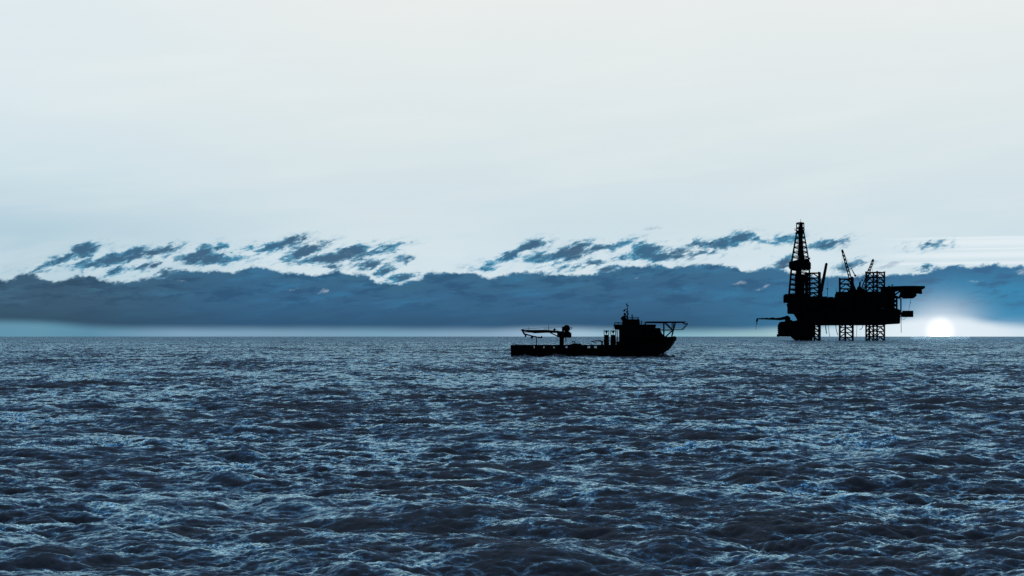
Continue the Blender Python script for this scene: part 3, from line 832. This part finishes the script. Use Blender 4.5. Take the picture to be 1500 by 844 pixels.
# ------------------------------------------------------------------ SUPPLY SHIP
def build_ship():
    f = Frame('supply_ship', 870, 324.0, 'black-silhouetted offshore supply ship with folded deck crane aft and helideck over the bow', 'ship')
    X, Z, P, root = f.x, f.z, f.p, f.root
    s = f.D / F
    # hull lofted from stations: (px, half beam at deck, half beam at waterline, z deck, z keel)
    m = MB(); bm = m.bm
    deck = 511.0
    st = [(749.6, 3.9, 3.5, deck), (752, 4.2, 4.0, deck), (790, 4.3, 4.2, deck), (850, 4.3, 4.2, deck), (905, 4.3, 4.2, deck), (925, 4.2, 3.9, 506), (945, 4.0, 3.3, 500), (960, 3.6, 2.4, 497), (972, 2.9, 1.3, 495.5), (981, 2.0, .5, 494), (987, 1.1, .12, 493.4), (990.2, .35, .05, 493.0)]
    keel_py = {749.6: 520, 752: 521.5, 960: 521.4, 972: 517.6, 981: 511.2, 987: 503.4, 990.2: 497.8}
    rings = []
    for (px, bd, bw_, dz) in st:
        zt = Z(dz); zk = -1.6 if px not in keel_py else (Z(keel_py[px]) if px > 955 else -1.2)
        x = X(px)
        pr = []
        for t, bb in ((1, bd), (.62, bd * .97 if px < 940 else bd * .8 + bw_ * .2), (.3, bw_ * .6 + bd * .4), (0, bw_)):
            pr.append((x, bb, zk + (zt - zk) * t))
        ring = [bm.verts.new((a, -b, c)) for a, b, c in pr] + [bm.verts.new((a, b, c)) for a, b, c in pr[::-1]]
        rings.append(ring)
    for a, b in zip(rings[:-1], rings[1:]):
        for i in range(8): bm.faces.new([a[i], a[(i + 1) % 8], b[(i + 1) % 8], b[i]])
    bm.faces.new(rings[0]); bm.faces.new(rings[-1][::-1])
    hull = m.build('hull', 'hull', root, True)
    # bow bulwark following the sheer
    m = MB(); bm = m.bm
    bul = [(905, 4.32, 504.9), (925, 4.24, 502), (945, 4.05, 497), (960, 3.7, 495), (972, 3.0, 494.2), (977, 2.5, 493.8), (984, 1.6, 493.0), (988.4, .7, 492.5), (990.5, .12, 494.6)]
    for sg in (-1, 1):
        lo, hi = [], []
        for (px, b, py) in bul:
            lo.append(bm.verts.new((X(px), sg * b, Z(py + 6 if px < 985 else py + 3)))); hi.append(bm.verts.new((X(px) + .05, sg * (b + .06), Z(py))))
        for i in range(len(lo) - 1): bm.faces.new([lo[i], lo[i + 1], hi[i + 1], hi[i]])
    geo = bmesh.ops.solidify(bm, geom=list(bm.faces), thickness=.12)
    m.tube(P(990.3, 494, 0), P(989.9, 499, 0), .13)
    m.build('bow_bulwark', 'hull', hull)
    # aft bulwark with freeing ports right through it
    m = MB()
    ports = [780.7, 795.0, 809.4, 828.0, 846.6, 860.6, 870.4]; pw = 3.7
    for sg in (-1, 1):
        y0, y1 = (-4.34, -4.18) if sg < 0 else (4.18, 4.34)
        m.box(X(751), X(906), y0, y1, Z(507.0), Z(505.4))
        m.box(X(751), X(906), y0, y1, Z(511.0) - .03, Z(510.1))
        xs = 751
        for p in ports + [906]:
            m.box(X(xs), X(p), y0 + .004, y1 - .004, Z(510.1), Z(507.0)); xs = p + pw
        m.box(X(749.6), X(906), y0 - .09, y1 + .09, Z(505.9), Z(505.3), .03)
    m.prism([(X(749.5), Z(511)), (X(749.3), Z(506.6)), (X(750.2), Z(505.4)), (X(751.4), Z(505.2)), (X(751.4), Z(511))], -4.2, 4.2)
    m.build('aft_bulwark', 'hull', hull)
    for p in ports:
        m = MB(); m.box(X(p) + .05, X(p + pw) - .05, -4.5, -4.28, Z(512.9), Z(511.6), .02)
        m.build('scupper', 'steel', hull)
    m = MB()
    m.tube(P(751, 513.5, -4.3), P(905, 513.5, -4.3), .12); m.tube(P(751, 513.5, 4.3), P(905, 513.5, 4.3), .12)
    m.build('rubbing_strake', 'rubber', hull)
    # superstructure
    m = MB()
    m.prism([(X(907), Z(511)), (X(907), Z(482.6)), (X(959.6), Z(482.6)), (X(959.6), Z(480.6)), (X(966.4), Z(480.5)), (X(966.6), Z(484)), (X(968.2), Z(487.6)), (X(970.4), Z(490.8)), (X(973.4), Z(492.6)), (X(977), Z(493.6)), (X(982), Z(496)), (X(978), Z(503)), (X(960), Z(503))], -3.2, 3.2)
    m.box(X(903), X(945), -3.9, 3.9, Z(507), Z(500), .05)
    sup = m.build('superstructure', 'house', root)
    m = MB()
    m.prism([(X(901.2), Z(483.2)), (X(899.2), Z(477)), (X(899), Z(475.7)), (X(959.4), Z(475.6)), (X(960.2), Z(476.6)), (X(959.2), Z(479.4)), (X(959.6), Z(483.2))], -4.2, 4.2)
    bd = m.build('bridge_deck', 'house', root)
    m = MB()
    m.prism([(X(911.6), Z(475.8)), (X(911.6), Z(468.2)), (X(935.4), Z(468.2)), (X(936.6), Z(469.8)), (X(936.8), Z(475.8))], -2.8, 2.8)
    m.box(X(911), X(936), -3, 3, Z(468.5), Z(468), .03)
    wh = m.build('wheelhouse', 'house', root)
    m = MB()
    railing(m, [P(911.4, 475.6, -4), P(900.4, 475.6, -4), P(900.4, 475.6, 4), P(911.4, 475.6, 4)], 3.2 * s, .035, .8); m.build('railing', 'steel', bd); m = MB()
    railing(m, [P(937, 475.6, -4), P(945, 475.6, -4)], 3.0 * s, .03, .8); m.build('railing', 'steel', bd); m = MB()
    m.tube(P(939.2, 475.6, -2), P(939.2, 471, -2), .06); m.ball(P(939.2, 471, -2), .16)
    m.build('searchlight', 'steel', bd); m = MB()
    m.tube(P(897.6, 483, -3), P(898, 480, -3), .04); m.tube(P(898, 480.6, -3), P(900, 480.6, -3), .03)
    m.build('davit', 'steel', bd)
    m = MB()
    railing(m, [P(919.5, 468.2, -2.7), P(934.8, 468.2, -2.7), P(934.8, 468.2, 2.7), P(919.5, 468.2, 2.7)], 3.2 * s, .03, .8)
    m.build('railing', 'steel', wh)
    for y in (-2.2, 2.2):   # leaning funnels with exhaust pipes
        m = MB()
        m.prism([(X(911.6), Z(471)), (X(910.8), Z(467.4)), (X(912.4), Z(464)), (X(914.4), Z(463.6)), (X(919.4), Z(468.4)), (X(919.4), Z(471))], y - .5, y + .5)
        for (a, b, c, d) in ((912.6, 468.6, 909.4, 466.4), (913.4, 466.8, 910.4, 464.6), (914.8, 465.4, 912, 463.2), (916, 466, 914.2, 462.6)):
            m.tube(P(a, b, y), P(c, d, y), .12)
        m.build('funnel', 'house', root)
    mst = MB()
    mst.tube(P(919.3, 468.2, 0), P(919.0, 447, 0), .15, .07)
    mst.tube(P(919.4, 466, 0), P(914.6, 461.6, 0), .1); mst.tube(P(919.3, 464.5, 0), P(916, 461, 0), .06)
    for (a, b, py) in ((917.2, 921.0, 456.6), (918, 920.8, 460), (916.8, 919.2, 452.6), (917.4, 920.4, 448), (918.8, 920.4, 464)): mst.tube(P(a, py, 0), P(b, py, 0), .06)
    for (px, py) in ((917.8, 445.6), (919.9, 447.6), (920.6, 460), (917.6, 457.2)): mst.ball(P(px, py, 0), .16)
    mst.tube(P(917.8, 447.6, 0), P(917.8, 445, 0), .05)
    mo = mst.build('mast', 'steel', root)
    m = MB(); m.ball(P(914.8, 454.8, 0), .32, 1.15, .6, .62, Matrix.Rotation(R(-35), 4, 'Y')); m.tube(P(915.4, 454.4, 0), P(919, 452.6, 0), .05); m.build('radar_scanner', 'steel', mo, True)
    m = MB(); m.ball(P(915.2, 460.3, 0), .3, 1, 1, 1.05); m.build('satellite_dome', 'house', mo, True)
    m = MB(); m.tube(P(926, 468.3, 0), P(925.9, 460.9, 0), .13); m.build('antenna', 'steel', wh)
    # helideck over the bow
    m = MB(); bm = m.bm
    cx = (X(944) + X(1004)) / 2; hw = (X(1004) - X(944)) / 2
    def plate(hx, hy_, z0, z1, c=.32):
        pts = [(-hx, -hy_ * (1 - c * 1.6)), (-hx * (1 - c), -hy_), (hx * (1 - c), -hy_), (hx, -hy_ * (1 - c * 1.6)), (hx, hy_ * (1 - c * 1.6)), (hx * (1 - c), hy_), (-hx * (1 - c), hy_), (-hx, hy_ * (1 - c * 1.6))]
        a = [bm.verts.new((cx + u, v, z0)) for u, v in pts]; b = [bm.verts.new((cx + u, v, z1)) for u, v in pts]
        bm.faces.new(a); bm.faces.new(b[::-1])
        for i in range(8): bm.faces.new([a[i], a[(i + 1) % 8], b[(i + 1) % 8], b[i]])
    plate(hw, 4.6, Z(472.2), Z(471.3)); plate(hw * .93, 4.2, Z(473.2), Z(472.21))
    hd = m.build('helideck', 'deck', root)
    m = MB()
    for y in (-2.6, 2.6):
        for a, b, r in (((972.4, 473), (972.4, 492.6), .1), ((985.4, 473), (985.4, 483.6), .1), ((974.4, 473), (985.4, 484), .1), ((989.2, 473), (984, 492.8), .09), ((985.4, 484), (975.2, 493.2), .1),
                        ((966.6, 483), (999.4, 483), .07), ((966.6, 484.6), (986, 484.8), .06), ((966.6, 480.6), (999.6, 480.6), .025), ((1006.4, 475), (999.4, 483.2), .08), ((1006.6, 474.6), (1002.8, 474.4), .07), ((1002.8, 474.6), (1000.6, 472.6), .09), ((1006.6, 475), (1005.4, 471.6), .03),
                        ((946, 473), (944.6, 475.6), .08)):
            m.tube(P(*a, y * (.55 if a[0] < 993 and b[1] > 490 else 1)), P(*b, y * (.55 if b[1] > 490 else 1)), r)
    m.tube(P(944.6, 475.6, -2.6), P(944.6, 475.6, 2.6), .07); m.tube(P(946, 473, 0), P(972.4, 473.3, 0), .08)
    for px, py in ((999.4, 483), (985.4, 483), (972.4, 483), (1006.4, 475)): m.tube(P(px, py, -2.6), P(px, py, 2.6), .07)
    m.build('support_frame', 'steel', hd)
    # two vent towers
    def vent(a, b):
        m = MB()
        y0, y1 = -1.4, -.2
        m.box(X(a), X(b), y0, y1, Z(511), Z(497.6)); m.box(X(a + .3), X(b - .3), y0 + .1, y1 - .1, Z(498), Z(490.6))
        m.box(X(a), X(a + 1.0), y0, y1, Z(491), Z(484.4)); m.box(X(b - 1.0), X(b), y0, y1, Z(491), Z(484.4)); m.box(X(a - .2), X(b + .2), y0 - .02, y1 + .02, Z(485.4), Z(484.2))
        c = (a + b) / 2
        m.prism([(X(c - 2), Z(485.4)), (X(c - .8), Z(488.4)), (X(c + .8), Z(488.4)), (X(c + 2), Z(485.4))], y0 + .1, y1 - .1)
        m.tube(P(c, 488, -.8), P(c, 491, -.8), .07)
        m.build('vent_tower', 'house', root)
    vent(884.4, 892.2); vent(894.2, 902.2)
    m = MB()
    for px in (903.4, 904.6): m.tube(P(px, 505, -1), P(px, 484, -1), .05)
    for k in range(9): m.tube(P(903.4, 486 + 2 * k, -1), P(905.6, 486 + 2 * k, -1), .04)
    m.build('ladder', 'steel', sup)
    # main deck crane
    m = MB()
    m.tube((X(822.8), 0, Z(511)), (X(822.8), 0, Z(487)), 3.3 * s, seg=24)
    m.box(X(816.2), X(820), -1, 1, Z(494), Z(487.2), .05)
    for px, y0, y1 in ((816.8, 496, 499), (828.2, 495, 502.6), (829.6, 495, 500)): m.tube(P(px, y0, -.5), P(px, y1, -.5), .06)
    m.box(X(819), X(837), -1.4, 1.4, Z(494.8), Z(487.4), .08); m.box(X(823.2), X(826.2), -.9, .9, Z(488), Z(478.6), .05)
    m.box(X(826), X(835), -.6, .6, Z(488), Z(485.6))
    m.tube(P(834, 482.4, 0), P(838, 482.2, 0), .07); m.tube(P(837.6, 482.6, 0), P(837.8, 479.2, 0), .06); m.tube(P(835, 479.6, 0), P(837.6, 480, 0), .05)
    cr = m.build('crane', 'steel', root, True)
    m = MB(); m.tube((X(830), -.8, Z(481.2)), (X(830), .8, Z(481.2)), 5.1 * s, seg=32); m.build('winch_drum', 'steel', cr, True)
    m = MB()
    m.prism([(X(766), Z(485.6)), (X(765.4), Z(483.6)), (X(768), Z(483.4)), (X(800), Z(483.2)), (X(812), Z(484.2)), (X(824), Z(485.4)), (X(824), Z(488.4)), (X(812), Z(487.8)), (X(800), Z(487.6)), (X(783), Z(488.4)), (X(776), Z(486.9))], -.45, .45)
    m.prism([(X(763.4), Z(484.6)), (X(763.2), Z(483.2)), (X(764.6), Z(482.4)), (X(766.8), Z(481.8)), (X(767.6), Z(484)), (X(766.4), Z(485.4))], -.5, .5)
    m.tube(P(805.6, 487.2, 0), P(818.4, 493.4, 0), .12); m.tube(P(765.6, 486.6, .2), P(790, 487.6, .2), .05)
    m.tube(P(812.2, 482.8, -.4), P(812.2, 482.8, .4), 1.8 * s, seg=16); m.tube(P(775, 481.6, 0), P(823.4, 478.8, 0), .035); m.tube(P(803.6, 484, 0), P(803.6, 476.2, 0), .05); m.tube(P(774.6, 483, 0), P(774.4, 479.4, 0), .05)
    railing(m, [P(768, 483.4, -.5), P(775, 483.4, -.5)], 1.8 * s, .025, .35); railing(m, [P(797, 483.2, -.5), P(809, 483.2, -.5)], 1.8 * s, .025, .5); m.tube(P(813, 482, 0), P(818.6, 485, 0), .04)
    bo = m.build('boom', 'steel', cr)
    m = MB()
    m.prism([(X(764.4), Z(485)), (X(766.4), Z(484.8)), (X(769), Z(488.4)), (X(773), Z(489.6)), (X(780, ), Z(491.6)), (X(793), Z(494.2)), (X(794.2), Z(495.4)), (X(792, ), Z(495.8)), (X(778), Z(492.8)), (X(767.2), Z(490.4))], -.3, .3)
    m.box(X(768.6), X(771), -.25, .25, Z(493.8), Z(489.6), .04); m.box(X(777.6), X(780.6), -.25, .25, Z(496.2), Z(491.6), .05); m.prism([(X(792), Z(495.4)), (X(792.6), Z(492.4)), (X(794), Z(492)), (X(794.4), Z(495.6))], -.25, .25)
    m.build('folding_jib', 'steel', bo)
    m = MB(); m.tube(P(785.8, 493.6, 0), P(785.8, 511, 0), .1); m.build('hoist_wire', 'wire', cr)
    # small knuckle crane on deck
    m = MB()
    m.tube(P(882, 511, 1), P(882, 499.4, 1), .2); m.prism([(X(864.4), Z(500.6)), (X(866), Z(499.8)), (X(874), Z(498.6)), (X(880), Z(498.4)), (X(883.4), Z(500)), (X(882, ), Z(501.8)), (X(879), Z(500)), (X(872), Z(500.2)), (X(866), Z(501))], .8, 1.2)
    m.tube(P(868, 500.8, 1), P(874, 503, 1), .08)
    m.build('knuckle_crane', 'steel', root)
    # cargo skid standing on the open deck: a thing of its own
    g = Frame('cargo_skid', 843, 324.5, 'low black-silhouetted cargo skid with short posts lying on the aft deck of the ship', 'cargo skid')
    m = MB()
    g_r = g.root; g_r.location.z = Z(511)
    zz = lambda py: g.z(py) - Z(511)
    m.box(g.x(834.4), g.x(851.8), -1.2, 1.2, .0, zz(504.4), .04); m.box(g.x(838), g.x(851.4), -1, 1, zz(504.4), zz(503.4), .04)
    m.build('skid_base', 'steel', g_r)
    m = MB()
    q = lambda px, py: Vector((g.x(px), 0, zz(py)))
    m.tube(q(842, 503.8), q(842, 500.4), .13); m.tube(q(837, 500.8), q(842.6, 500.4), .08); m.tube(q(838.4, 501), q(839.4, 503), .05)
    m.build('post', 'steel', g_r)
build_ship()
